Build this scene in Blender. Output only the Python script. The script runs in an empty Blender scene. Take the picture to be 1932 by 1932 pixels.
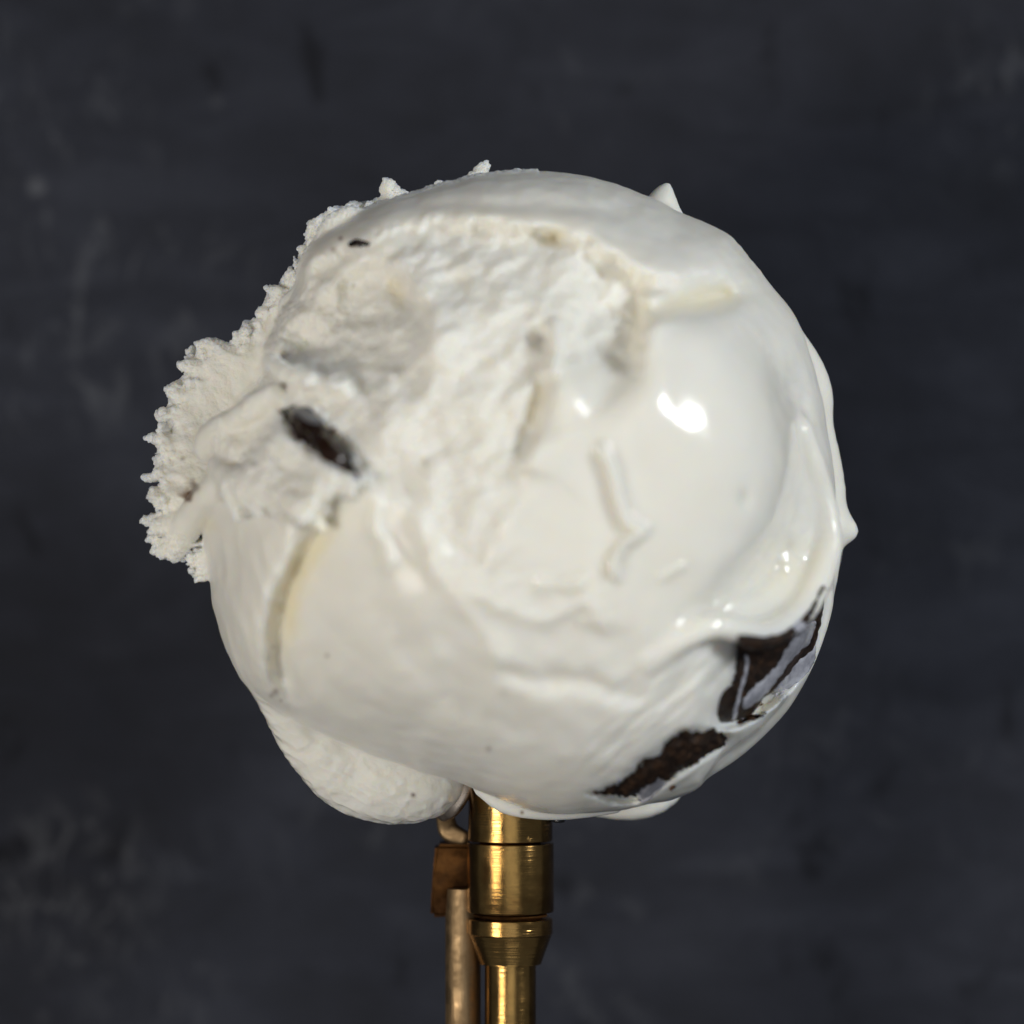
import bpy, math
import numpy as np
from mathutils import Vector

# ------------------------------------------------------------------ scale
# Sculpting units: 1 u = 0.0466 mm.  x to the right, y downwards (towards the handle), z up.
FR = 1932.0                 # width of the view in sculpting units at the height of the scoop's rim
S = 0.090 / FR              # metres per unit
CAMH = 0.40                 # camera above the rim plane, metres
D = CAMH / S
ZT = -1150.0                # table top in sculpting units
def W(p):
    return ((p[0] - 966) * S, -(p[1] - 966) * S, (p[2] - ZT) * S)

scene = bpy.context.scene
col = scene.collection

# ------------------------------------------------------------------ camera
cam = bpy.data.cameras.new('camera')
cam.lens = 36.0 * CAMH / 0.090
cam.sensor_width = 36
cam.clip_start = 0.01
cam.clip_end = 20
cam.dof.use_dof = True
cam.dof.focus_distance = CAMH + 20 * S
cam.dof.aperture_fstop = 13
camo = bpy.data.objects.new('camera', cam)
camo.location = (0, 0, (0 - ZT) * S + CAMH)
col.objects.link(camo)
scene.camera = camo

# ------------------------------------------------------------------ light
world = bpy.data.worlds.new('World')
scene.world = world
world.use_nodes = True
bg = world.node_tree.nodes['Background']
bg.inputs[0].default_value = (0.80, 0.88, 1.0, 1)
bg.inputs[1].default_value = 0.13

def area(name, direction, dist, power, sx, sy, color):
    l = bpy.data.lights.new(name, 'AREA')
    l.shape = 'RECTANGLE'; l.size = sx; l.size_y = sy
    l.energy = power; l.color = color
    o = bpy.data.objects.new(name, l)
    d = Vector(direction).normalized()
    o.location = Vector((0, 0, 0.03)) + d * dist
    o.rotation_euler = d.to_track_quat('Z', 'Y').to_euler()
    col.objects.link(o)
    return o
area('softbox_right', (0.80, 0.33, 0.60), 0.64, 2.5, 0.14, 0.095, (0.95, 0.98, 1.0))
area('softbox_left', (-0.62, -0.14, 0.80), 0.62, 1.85, 0.10, 0.20, (1.0, 0.925, 0.82))
area('ceiling_panel', (0.05, -0.24, 1.0), 0.95, 1.35, 0.55, 0.95, (0.92, 0.96, 1.0))

cy = scene.cycles
cy.max_bounces = 6; cy.diffuse_bounces = 3; cy.glossy_bounces = 4; cy.transmission_bounces = 2
cy.use_adaptive_sampling = True; cy.adaptive_threshold = 0.02
vs = scene.view_settings
vs.view_transform = 'Standard'
vs.look = 'None'
vs.exposure = -0.10
vs.gamma = 1.0

# ------------------------------------------------------------------ node helpers
def newmat(name):
    m = bpy.data.materials.new(name)
    m.use_nodes = True
    nt = m.node_tree
    return m, nt, nt.nodes['Principled BSDF']
def node(nt, typ, **kw):
    n = nt.nodes.new(typ)
    for k, v in kw.items():
        if k in ('operation', 'blend_type', 'data_type', 'noise_dimensions', 'feature', 'distance', 'attribute_name', 'attribute_type', 'noise_type', 'wave_type', 'bands_direction'):
            setattr(n, k, v)
        else:
            n.inputs[k].default_value = v
    return n
def ramp(nt, fac, stops):
    r = nt.nodes.new('ShaderNodeValToRGB')
    el = r.color_ramp.elements
    while len(el) < len(stops): el.new(0.5)
    for e, (p, c) in zip(el, stops):
        e.position = p
        e.color = (c, c, c, 1) if not isinstance(c, tuple) else (*c, 1)
    nt.links.new(fac, r.inputs[0])
    return r.outputs[0]
def mathn(nt, op, a, b):
    n = nt.nodes.new('ShaderNodeMath'); n.operation = op
    for i, v in enumerate((a, b)):
        if isinstance(v, (int, float)): n.inputs[i].default_value = v
        else: nt.links.new(v, n.inputs[i])
    return n.outputs[0]
def mixc(nt, fac, a, b, mode='MIX'):
    n = nt.nodes.new('ShaderNodeMix'); n.data_type = 'RGBA'; n.blend_type = mode
    for i, v in ((0, fac), (6, a), (7, b)):
        if isinstance(v, (int, float)): n.inputs[i].default_value = v
        elif isinstance(v, tuple): n.inputs[i].default_value = (*v, 1)
        else: nt.links.new(v, n.inputs[i])
    return n.outputs[2]
def noise(nt, vec, scale, detail=4, rough=0.55, dist=0.0):
    n = nt.nodes.new('ShaderNodeTexNoise')
    n.inputs['Scale'].default_value = scale
    n.inputs['Detail'].default_value = detail
    n.inputs['Roughness'].default_value = rough
    n.inputs['Distortion'].default_value = dist
    if vec is not None: nt.links.new(vec, n.inputs['Vector'])
    return n.outputs['Fac']
def bump(nt, h, dist, strength, normal=None):
    b = nt.nodes.new('ShaderNodeBump')
    b.inputs['Strength'].default_value = strength
    b.inputs['Distance'].default_value = dist
    nt.links.new(h, b.inputs['Height'])
    if normal is not None: nt.links.new(normal, b.inputs['Normal'])
    return b.outputs['Normal']
def coords(nt, scale=(1, 1, 1), rot=(0, 0, 0)):
    t = nt.nodes.new('ShaderNodeTexCoord')
    m = nt.nodes.new('ShaderNodeMapping')
    m.inputs['Scale'].default_value = scale
    m.inputs['Rotation'].default_value = rot
    nt.links.new(t.outputs['Object'], m.inputs['Vector'])
    return m.outputs['Vector']
def attr(nt, name):
    n = nt.nodes.new('ShaderNodeAttribute'); n.attribute_name = name
    return n.outputs['Fac']

# ------------------------------------------------------------------ materials
def mat_cream():
    m, nt, p = newmat('vanilla_ice_cream')
    L = nt.links.new
    v = coords(nt)
    n1 = noise(nt, v, 90, 4)
    base = ramp(nt, n1, [(0.3, (0.862, 0.838, 0.755)), (0.7, (0.892, 0.874, 0.808))])
    base = mixc(nt, attr(nt, 'crease_light'), base, (0.86, 0.76, 0.48))  # yellow of light scattered in the creases, painted into the base colour
    base = mixc(nt, attr(nt, 'cocoa_shade'), base, (0.13, 0.060, 0.022))  # brown specks and stains, plus a faint painted crevice shade
    L(base, p.inputs['Base Color'])
    p.subsurface_method = 'RANDOM_WALK' if hasattr(p, 'subsurface_method') else None
    p.inputs['Subsurface Weight'].default_value = 0.85
    p.inputs['Subsurface Radius'].default_value = (1.0, 0.82, 0.55)
    p.inputs['Subsurface Scale'].default_value = 0.0016
    p.inputs['Subsurface Anisotropy'].default_value = 0.3
    rgh = attr(nt, 'crumb'); wet = attr(nt, 'wet')
    r = mathn(nt, 'ADD', 0.36, mathn(nt, 'MULTIPLY', rgh, 0.26))
    r = mathn(nt, 'ADD', r, mathn(nt, 'MULTIPLY', wet, -0.24))
    n2 = noise(nt, v, 260, 3)
    r = mathn(nt, 'ADD', r, mathn(nt, 'MULTIPLY', mathn(nt, 'SUBTRACT', n2, 0.5), 0.16))
    L(r, p.inputs['Roughness'])
    p.inputs['IOR'].default_value = 1.42
    L(mathn(nt, 'MULTIPLY', wet, 0.6), p.inputs['Coat Weight'])
    p.inputs['Coat Roughness'].default_value = 0.07
    p.inputs['Coat IOR'].default_value = 1.36
    fine = noise(nt, v, 2600, 3, 0.6)
    mid = noise(nt, v, 700, 4, 0.6)
    h = mathn(nt, 'ADD', mathn(nt, 'MULTIPLY', fine, 0.35), mid)
    h = mathn(nt, 'MULTIPLY', h, mathn(nt, 'ADD', 0.12, rgh))
    L(bump(nt, h, 0.00025, 0.8), p.inputs['Normal'])
    return m
def mat_cookie():
    m, nt, p = newmat('dark_cocoa_cookie')
    L = nt.links.new
    v = coords(nt)
    n1 = noise(nt, v, 1500, 5, 0.7)
    L(ramp(nt, n1, [(0.36, (0.005, 0.0024, 0.001)), (0.52, (0.020, 0.0090, 0.0036)), (0.72, (0.085, 0.040, 0.017))]), p.inputs['Base Color'])
    p.inputs['Roughness'].default_value = 0.5
    p.inputs['Specular IOR Level'].default_value = 0.35
    L(bump(nt, n1, 0.0003, 1.0), p.inputs['Normal'])
    return m
def mat_choc():
    m, nt, p = newmat('glossy_dark_chocolate')
    L = nt.links.new
    v = coords(nt)
    n1 = noise(nt, v, 320, 2)
    L(ramp(nt, n1, [(0.3, (0.006, 0.0025, 0.001)), (0.75, (0.024, 0.0095, 0.004))]), p.inputs['Base Color'])
    p.inputs['Roughness'].default_value = 0.22
    L(bump(nt, n1, 0.0003, 0.5), p.inputs['Normal'])
    return m
def mat_crumb():
    m, nt, p = newmat('brown_cookie_crumb')
    n1 = noise(nt, coords(nt), 1800, 4, 0.7)
    nt.links.new(ramp(nt, n1, [(0.35, (0.05, 0.02, 0.008)), (0.7, (0.22, 0.11, 0.05))]), p.inputs['Base Color'])
    p.inputs['Roughness'].default_value = 0.6
    return m
def mat_milk(name='thin_melted_milk', k=1.0):
    m, nt, p = newmat(name)
    n1 = noise(nt, coords(nt), 700, 3)
    nt.links.new(ramp(nt, n1, [(0.3, (0.24 * k, 0.24 * k, 0.275 * k)), (0.7, (0.50 * k, 0.505 * k, 0.55 * k))]), p.inputs['Base Color'])
    p.inputs['Roughness'].default_value = 0.2
    p.inputs['Subsurface Weight'].default_value = 0.2
    p.inputs['Subsurface Radius'].default_value = (1, 0.9, 0.8)
    p.inputs['Subsurface Scale'].default_value = 0.0004
    return m
def mat_brass(name, rough=0.16, color=(0.37, 0.22, 0.072), dirt=0.75, brushed=0):
    m, nt, p = newmat(name)
    L = nt.links.new
    v = coords(nt)
    n1 = noise(nt, v, 220, 5, 0.65, 0.6)
    c = ramp(nt, n1, [(0.30, tuple(x * (1 - 0.55 * dirt) for x in color)), (0.55, color), (0.8, tuple(min(1, x * 1.18) for x in color))])
    n2 = noise(nt, v, 110, 4, 0.65, 0.6)
    c = mixc(nt, ramp(nt, n2, [(0.48, 0.0), (0.62, 0.9 * dirt)]), c, (0.17, 0.075, 0.022))
    L(c, p.inputs['Base Color'])
    p.inputs['Metallic'].default_value = 1.0
    n3 = noise(nt, v, 400, 5, 0.7)
    r = ramp(nt, n3, [(0.3, rough * 0.7), (0.7, rough * 1.9)])
    L(r, p.inputs['Roughness'])
    # drawing marks: along the rod, or turning rings around it
    if brushed == 1:
        s = noise(nt, coords(nt, (9000, 120, 9000)), 1, 3, 0.6)
    elif brushed == 2:
        s = noise(nt, coords(nt, (150, 6500, 150)), 1, 2, 0.6)
    else:
        s = noise(nt, coords(nt, (60, 14000, 60)), 1, 2, 0.5)
    nn = bump(nt, s, 0.00003 if brushed == 0 else 0.00006, 0.6)
    sc = noise(nt, v, 900, 4, 0.7, 1.0)
    nn = bump(nt, ramp(nt, sc, [(0.62, 0.0), (0.74, 1.0)]), 0.00004, 0.22 * dirt, nn)
    L(nn, p.inputs['Normal'])
    return m
def mat_slate():
    m, nt, p = newmat('dark_slate')
    L = nt.links.new
    v = coords(nt)
    big = noise(nt, v, 28, 6, 0.6, 0.3)
    vs2 = coords(nt, (1.0, 2.6, 1.0), (0, 0, 0.5))
    streak = noise(nt, vs2, 60, 6, 0.65, 0.8)
    mixv = mathn(nt, 'ADD', mathn(nt, 'MULTIPLY', big, 0.45), mathn(nt, 'MULTIPLY', streak, 0.55))
    c = ramp(nt, mixv, [(0.30, (0.0125, 0.0134, 0.0176)), (0.50, (0.0218, 0.0234, 0.0312)), (0.70, (0.038, 0.0405, 0.052))])
    # chalky marks worn into the stone
    sm = noise(nt, coords(nt, (1, 0.55, 1), (0, 0, -0.35)), 230, 5, 0.7, 1.2)
    zone = noise(nt, v, 19, 2)
    f = mathn(nt, 'MULTIPLY', ramp(nt, sm, [(0.54, 0.0), (0.70, 0.75)]), ramp(nt, zone, [(0.50, 0.0), (0.62, 1.0)]))
    c = mixc(nt, f, c, (0.075, 0.078, 0.088))
    # a scuffed patch and a few chalk specks
    for (sx, sy), rad, amt, tex in (((-0.044, -0.038), 0.011, 0.75, True), ((-0.0475, 0.0325), 0.0012, 0.8, False), ((-0.0374, -0.0342), 0.0011, 0.75, False), ((-0.047, -0.0505), 0.0010, 0.6, False), ((-0.0295, 0.041), 0.0011, 0.35, False)):
        d = nt.nodes.new('ShaderNodeVectorMath'); d.operation = 'DISTANCE'; d.inputs[1].default_value = (sx, sy, -0.001)
        L(v, d.inputs[0])
        w = mathn(nt, 'ADD', mathn(nt, 'DIVIDE', d.outputs['Value'], rad), mathn(nt, 'MULTIPLY', mathn(nt, 'SUBTRACT', sm, 0.5), 1.2))
        f = ramp(nt, w, [(0.35, amt), (1.0, 0.0)])
        if tex: f = mathn(nt, 'MULTIPLY', f, ramp(nt, noise(nt, coords(nt, (1, 0.5, 1), (0, 0, -0.3)), 420, 4, 0.65, 1.5), [(0.50, 0.0), (0.66, 1.0)]))
        c = mixc(nt, f, c, (0.095, 0.098, 0.108))
    dk = noise(nt, coords(nt, (1, 0.6, 1), (0, 0, 0.6)), 150, 4, 0.6, 0.5)
    c = mixc(nt, ramp(nt, dk, [(0.62, 0.0), (0.72, 0.55)]), c, (0.003, 0.003, 0.004))
    L(c, p.inputs['Base Color'])
    r = ramp(nt, streak, [(0.3, 0.62), (0.7, 0.85)])
    L(r, p.inputs['Roughness'])
    p.inputs['Specular IOR Level'].default_value = 0.10
    fine = noise(nt, v, 520, 6, 0.65)
    hh = mathn(nt, 'ADD', mathn(nt, 'MULTIPLY', streak, 1.0), mathn(nt, 'MULTIPLY', fine, 0.35))
    L(bump(nt, hh, 0.0014, 0.4), p.inputs['Normal'])
    return m
M_CREAM, M_COOKIE, M_CHOC, M_CRUMB, M_MILK, M_SLATE = mat_cream(), mat_cookie(), mat_choc(), mat_crumb(), mat_milk(), mat_slate()
M_SHEEN = mat_milk('painted_sheen', 0.30)  # painted grey highlight for the glossy cookie piece
M_BRASS = mat_brass('polished_brass', 0.15)
M_BRASS_TURNED = mat_brass('turned_brass', 0.17, brushed=2, dirt=0.35)
M_BRASS_ROD = mat_brass('brushed_brass', 0.42, (0.27, 0.185, 0.10), brushed=1, dirt=0.12)
M_BRASS_SHADED = mat_brass('shaded_brass', 0.5, (0.052, 0.024, 0.010), dirt=0.8)  # near-black brown stands in for the shade between the parts
M_STEEL = mat_brass('worn_nickel', 0.30, (0.50, 0.41, 0.33), dirt=0.4)
M_BLACK, _nt, _p = newmat('black_rubber')
_p.inputs['Base Color'].default_value = (0.008, 0.008, 0.009, 1); _p.inputs['Roughness'].default_value = 0.4

# ------------------------------------------------------------------ object helpers
def link_mesh(name, verts, faces, mat, parent=None, smooth=True):
    me = bpy.data.meshes.new(name)
    me.from_pydata([tuple(v) for v in verts], [], [tuple(f) for f in faces])
    me.validate(); me.update()
    if smooth: me.polygons.foreach_set('use_smooth', np.ones(len(me.polygons), bool))
    me.materials.append(mat)
    o = bpy.data.objects.new(name, me)
    col.objects.link(o)
    if parent is not None: o.parent = parent
    return o
def np_mesh(name, V, Q):
    me = bpy.data.meshes.new(name)
    n = Q.shape[1]
    me.vertices.add(len(V)); me.vertices.foreach_set('co', np.ascontiguousarray(V, np.float32).ravel())
    me.loops.add(Q.size); me.loops.foreach_set('vertex_index', np.ascontiguousarray(Q, np.int32).ravel())
    me.polygons.add(len(Q))
    me.polygons.foreach_set('loop_start', np.arange(0, Q.size, n, dtype=np.int32))
    me.polygons.foreach_set('use_smooth', np.ones(len(Q), bool))
    me.update(calc_edges=True)
    return me

# ------------------------------------------------------------------ numpy noise
rng = np.random.RandomState(7)
PERM = rng.permutation(256).astype(np.int32); PERM = np.concatenate([PERM, PERM, PERM])
GRAD = rng.normal(size=(256, 3)).astype(np.float32); GRAD /= np.linalg.norm(GRAD, axis=1)[:, None]
def perlin(x, y, z):
    xi = np.floor(x).astype(np.int32); yi = np.floor(y).astype(np.int32); zi = np.floor(z).astype(np.int32)
    xf = (x - xi).astype(np.float32); yf = (y - yi).astype(np.float32); zf = (z - zi).astype(np.float32)
    u = xf * xf * (3 - 2 * xf); v = yf * yf * (3 - 2 * yf); w = zf * zf * (3 - 2 * zf)
    xi &= 255; yi &= 255; zi &= 255
    out = 0
    for dx in (0, 1):
        wx = u if dx else 1 - u
        a = PERM[(xi + dx) & 255]
        for dy in (0, 1):
            wy = v if dy else 1 - v
            b = PERM[a + ((yi + dy) & 255)]
            for dz in (0, 1):
                wz = w if dz else 1 - w
                g = GRAD[PERM[b + ((zi + dz) & 255)]]
                out = out + wx * wy * wz * (g[..., 0] * (xf - dx) + g[..., 1] * (yf - dy) + g[..., 2] * (zf - dz))
    return out * 1.6
def smooth(a, b, x):
    t = np.clip((x - a) / (b - a), 0, 1)
    return t * t * (3 - 2 * t)

# ------------------------------------------------------------------ the sculpted ball: relief map
CX, CY, R0 = 985.0, 945.0, 600.0
GS = 3.0                                  # cell of the relief map in sculpting units
NG = 646
gu, gv = np.meshgrid(np.arange(NG) * GS, np.arange(NG) * GS)      # u to the right, v down
gu = gu.astype(np.float32); gv = gv.astype(np.float32)
HM = np.zeros((NG, NG), np.float32)
def fbm2(scale, octs=3, seed=0.0, ax=1.0, ang=0.0, u=None, v=None):
    u = gu if u is None else u; v = gv if v is None else v
    c, s = math.cos(ang), math.sin(ang)
    a = (u * c + v * s) / (scale * ax); b = (-u * s + v * c) / scale
    o = 0; amp = 1.0; f = 1.0
    for i in range(octs):
        o = o + amp * perlin(a * f, b * f, np.full_like(a, seed + 3.7 * i)); amp *= 0.5; f *= 2.03
    return o
WX = fbm2(60, 3, 11.3); WY = fbm2(60, 3, 47.1)        # wobble that keeps drawn lines from looking drawn
JX = fbm2(16, 3, 5.3); JY = fbm2(16, 3, 71.9)
def polydist(poly, u, v):
    best = np.full(u.shape, 1e9, np.float32); sign = np.ones(u.shape, np.float32); tt = np.zeros(u.shape, np.float32)
    P = np.array(poly, float); seg = np.linalg.norm(np.diff(P, axis=0), axis=1); cum = np.concatenate([[0], np.cumsum(seg)]); tot = cum[-1]
    for i in range(len(P) - 1):
        ax, ay = P[i]; bx, by = P[i + 1]; dx, dy = bx - ax, by - ay; l2 = dx * dx + dy * dy
        t = np.clip(((u - ax) * dx + (v - ay) * dy) / l2, 0, 1)
        d = np.hypot(u - ax - t * dx, v - ay - t * dy)
        m = d < best
        best = np.where(m, d, best)
        sign = np.where(m, np.where(dx * (v - ay) - dy * (u - ax) > 0, 1.0, -1.0), sign)
        tt = np.where(m, (cum[i] + t * seg[i]) / tot, tt)
    return best, sign, tt
def window(poly, pad):
    P = np.array(poly)
    i0, j0 = np.maximum(0, ((P.min(0) - pad) / GS).astype(int)); i1, j1 = np.minimum(NG, ((P.max(0) + pad) / GS).astype(int) + 1)
    return slice(j0, j1), slice(i0, i1)
def spline(poly, n=8):
    P = np.array(poly, float)
    if len(P) < 3: return P
    Q = np.vstack([2 * P[0] - P[1], P, 2 * P[-1] - P[-2]]); out = []
    for i in range(1, len(Q) - 2):
        for t in np.linspace(0, 1, n, endpoint=False):
            a, b, c, d = Q[i - 1], Q[i], Q[i + 1], Q[i + 2]
            out.append(0.5 * (2 * b + (c - a) * t + (2 * a - 5 * b + 4 * c - d) * t * t + (3 * b - a - 3 * c + d) * t ** 3))
    out.append(P[-1]); return np.array(out)
def ridge(poly, amp, width, wob=6, jag=0, endfade=0.15, target=None):
    poly = spline(poly, 5); w = window(poly, width * 3 + 20)
    d, s, t = polydist(poly, gu[w] + wob * WX[w] + jag * JX[w], gv[w] + wob * WY[w] + jag * JY[w])
    f = np.clip(np.minimum(t, 1 - t) / max(endfade, 1e-3), 0, 1)
    (HM if target is None else target)[w] += amp * f * np.exp(-(d / width) ** 2)
def lip(poly, amp, L, soft, side=1, wob=6, jag=0, endfade=0.12):
    poly = spline(poly, 5); w = window(poly, L * 3 + 30)
    d, s, t = polydist(poly, gu[w] + wob * WX[w] + jag * JX[w], gv[w] + wob * WY[w] + jag * JY[w])
    sd = d * s * side
    f = np.clip(np.minimum(t, 1 - t) / endfade, 0, 1); f = f * f * (3 - 2 * f)
    HM[w] += amp * f / (1 + np.exp(-np.clip(sd / soft, -40, 40))) * np.exp(-(np.maximum(sd, 0) / L) ** 2)
def blob(u, v, ru, rv, amp, ang=0, target=None, power=2):
    c, s = math.cos(ang), math.sin(ang)
    a = (gu - u) * c + (gv - v) * s; b = -(gu - u) * s + (gv - v) * c
    (HM if target is None else target)[...] += amp * np.exp(-((a / ru) ** 2 + (b / rv) ** 2) ** (power / 2))
def inside(poly, u, v):
    r = np.zeros(u.shape, bool); n = len(poly)
    for i in range(n):
        x0, y0 = poly[i]; x1, y1 = poly[(i + 1) % n]
        if y0 == y1: continue
        c = ((y0 > v) != (y1 > v)) & (u < (x1 - x0) * (v - y0) / (y1 - y0) + x0)
        r ^= c
    return r
def sdpoly(poly, u, v):
    P = list(poly) + [poly[0]]
    d, _, _ = polydist(P, u, v)
    return np.where(inside(poly, u, v), d, -d)
def region(poly, soft, wob=10):
    w = window(poly, soft + 2 * wob + 20); out = np.zeros((NG, NG), np.float32)
    out[w] = smooth(-soft, soft, sdpoly(list(spline(poly + [poly[0]], 3)), gu[w] + wob * WX[w], gv[w] + wob * WY[w]))
    return out

# masks of the surface's character
ROUGH = region([(470, 720), (540, 570), (640, 500), (740, 470), (860, 435), (960, 430), (1100, 462), (1190, 530), (1195, 640), (1185, 700), (1110, 680), (1040, 720), (1000, 830), (960, 960), (900, 1060), (830, 1020), (780, 950), (690, 910), (640, 930), (560, 970), (450, 960), (395, 880), (400, 800)], 22)
STRIAE = region([(1180, 1250), (1340, 1210), (1400, 1240), (1360, 1340), (1300, 1400), (1180, 1470), (1080, 1480), (1120, 1400)], 40)
FIBRE = region([(830, 850), (1000, 820), (980, 940), (1000, 1080), (1130, 1090), (1150, 1160), (1010, 1170), (860, 1110), (800, 1000)], 40)
# broad swell
CALM = np.exp(-(((gu - 1290) / 210) ** 2 + ((gv - 830) / 260) ** 2) ** 1.5)
HM += (9 * fbm2(230, 2, 1.7) + 3.0 * fbm2(90, 2, 9.2)) * (1 - 0.85 * CALM)
# smooth right-hand lobe
HM += 34 * np.exp(-(((gu - 1390) / 210) ** 2 + ((gv - 770) / 260) ** 2) ** 1.3) * smooth(600, 470, np.hypot(gu - 985, gv - 945))
# torn grainy centre, a little lower than the shell round it
HM += ROUGH * (-10 + 13 * fbm2(80, 3, 21.0, 1.5, -0.6) + 4.5 * fbm2(30, 3, 31.0, 1.6, -0.55) - 3.0 * np.abs(fbm2(13, 2, 33.0)))
HM += STRIAE * (4.5 * fbm2(22, 3, 41.0, 5.0, -0.75)) + FIBRE * (4.5 * fbm2(30, 3, 43.0, 2.5, -0.5))
# shell over the top with its torn rim
lip([(560, 560), (620, 490), (700, 452), (780, 425), (850, 412), (930, 413), (1040, 428), (1105, 446), (1150, 478), (1212, 512), (1265, 530), (1330, 518), (1392, 536), (1412, 566)], 28, 110, 8, side=-1, wob=9, jag=5, endfade=0.1)
ridge([(840, 415), (930, 418), (1040, 435), (1110, 452), (1150, 480), (1212, 515), (1262, 534)], 11, 16, 9, 4)
ridge([(760, 395), (900, 385), (1050, 388), (1160, 400), (1230, 392)], -6, 16)
blob(1300, 574, 80, 20, -22, -0.16)
blob(1338, 562, 46, 19, -24, -0.12)
blob(1364, 556, 24, 13, -14, 0.3)
blob(1045, 447, 20, 14, -15, 0.3)
ridge([(1150, 485), (1178, 505), (1203, 520)], -15, 11, 5, 3)
# crevice between the grainy part and the right lobe
ridge([(1190, 520), (1204, 570), (1202, 640), (1192, 712)], -15, 24, 7, 6)
lip([(1100, 800), (1150, 768), (1190, 728), (1208, 660), (1232, 610), (1290, 590), (1390, 585), (1440, 620)], 8, 100, 12, side=1, wob=5, jag=2)
blob(1140, 630, 62, 120, -26, 0.1, power=3)
lip([(1208, 545), (1212, 610), (1205, 660), (1196, 715)], 20, 60, 4, side=-1, wob=5, jag=3)
blob(1080, 745, 52, 66, 20, 0.2, power=3)
lip([(970, 905), (985, 865), (1005, 838), (1060, 815), (1105, 800), (1150, 768), (1190, 728), (1260, 690)], 15, 90, 8, side=1, wob=4)
# small hole with a curled white edge
blob(1020, 640, 15, 17, -22)
ridge([(1028, 606), (1046, 622), (1052, 655), (1042, 690), (1022, 700)], 30, 12, 2, 2)
ridge([(1015, 705), (1012, 760), (996, 815), (978, 870)], -20, 13, 4)
# crater and its curled edge
blob(690, 620, 95, 105, -34, 0.3, power=3)
lip([(672, 520), (705, 500), (745, 505), (775, 540), (800, 590), (806, 640), (790, 695)], 22, 55, 5, side=-1, wob=3)
ridge([(735, 525), (752, 550), (772, 585)], -11, 15, 4)
blob(740, 705, 8, 7, 16)
# hollows and ridges of the left side
blob(575, 645, 42, 34, -32, -0.5); blob(480, 705, 40, 58, -42, 0.2); blob(520, 600, 26, 60, -12, 0.6)
ridge([(528, 690), (560, 706), (610, 722), (670, 728)], 22, 18, 5, 4)
ridge([(500, 560), (530, 590), (520, 640), (500, 680)], 14, 16, 6, 5)
ridge([(600, 560), (640, 520), (690, 480)], 10, 18, 6, 3)
blob(560, 800, 75, 60, 14, 0.6)
lip([(400, 905), (452, 962), (505, 958), (548, 985), (602, 990), (622, 948), (668, 925), (700, 905)], 46, 130, 4, side=-1, wob=4, jag=16, endfade=0.06)
# left outer lobe folded over the lower dome
lip([(660, 925), (600, 985), (556, 1050), (526, 1120), (512, 1190), (514, 1250), (530, 1300), (556, 1345), (590, 1385)], 36, 90, 8, side=1, wob=6, jag=1.5, endfade=0.36)
ridge([(640, 950), (598, 1005), (564, 1062), (536, 1130), (524, 1200), (534, 1275), (560, 1335)], -16, 24, 4)
HM += 3.0 * region([(400, 1000), (560, 980), (540, 1080), (500, 1200), (540, 1330), (480, 1300), (420, 1160)], 30) * fbm2(16, 3, 51.0, 5.0, 1.25)
# long soft ridges of the lower dome
ridge([(690, 905), (712, 950), (708, 1000), (728, 1030), (738, 1085)], 11, 14, 4, 3)
ridge([(772, 950), (795, 1005), (830, 1100), (895, 1180), (960, 1262)], 12, 25, 6)
ridge([(760, 985), (800, 1070), (870, 1160), (940, 1240)], -7, 22, 5)
ridge([(640, 1110), (720, 1250), (840, 1370), (960, 1430)], 4, 34, 12)
ridge([(580, 1200), (660, 1330), (780, 1410), (900, 1450)], -4, 30, 12)
ridge([(690, 1100), (780, 1230), (900, 1340), (1060, 1410)], -4, 30, 12)
ridge([(930, 1265), (1010, 1285), (1080, 1280), (1180, 1308), (1230, 1300)], -7, 20, 10)
ridge([(860, 1110), (960, 1152), (1030, 1168), (1090, 1142), (1130, 1158), (1200, 1190)], 7, 19, 10, 2)
ridge([(1000, 1095), (1060, 1105), (1110, 1098)], 6, 14, 8, 3); ridge([(1080, 1180), (1110, 1175), (1150, 1185)], 4, 12, 6)
# the right lobe is melted smooth
B_ = HM.copy()
for _ in range(5):
    for ax_ in (0, 1):
        B_ = sum(np.roll(B_, k_, ax_) for k_ in range(-5, 6)) / 11
c_ = np.clip(CALM * 1.3, 0, 1) * smooth(0, 60, (gu - 1215) * 0.75 + (gv - 640) * 0.65)
HM = HM * (1 - c_) + B_ * c_
# wavy seam across the right lobe
ridge([(1125, 832), (1150, 870), (1165, 935), (1184, 985), (1212, 1002), (1176, 1028), (1160, 1060), (1168, 1100)], 15, 11, 3, 3, 0.06)
ridge([(1240, 1095), (1270, 1080), (1300, 1062)], 5, 9, 3)
blob(1405, 940, 10, 16, -5)
# groove along the right, the outer band and the flap's hollow
ridge([(1440, 640), (1492, 740), (1508, 840), (1504, 930), (1478, 1010), (1420, 1090), (1350, 1150), (1270, 1190)], -24, 30, 6)
blob(1466, 1088, 54, 92, -34, 0.72)
blob(1590, 1000, 50, 120, 8)
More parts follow.
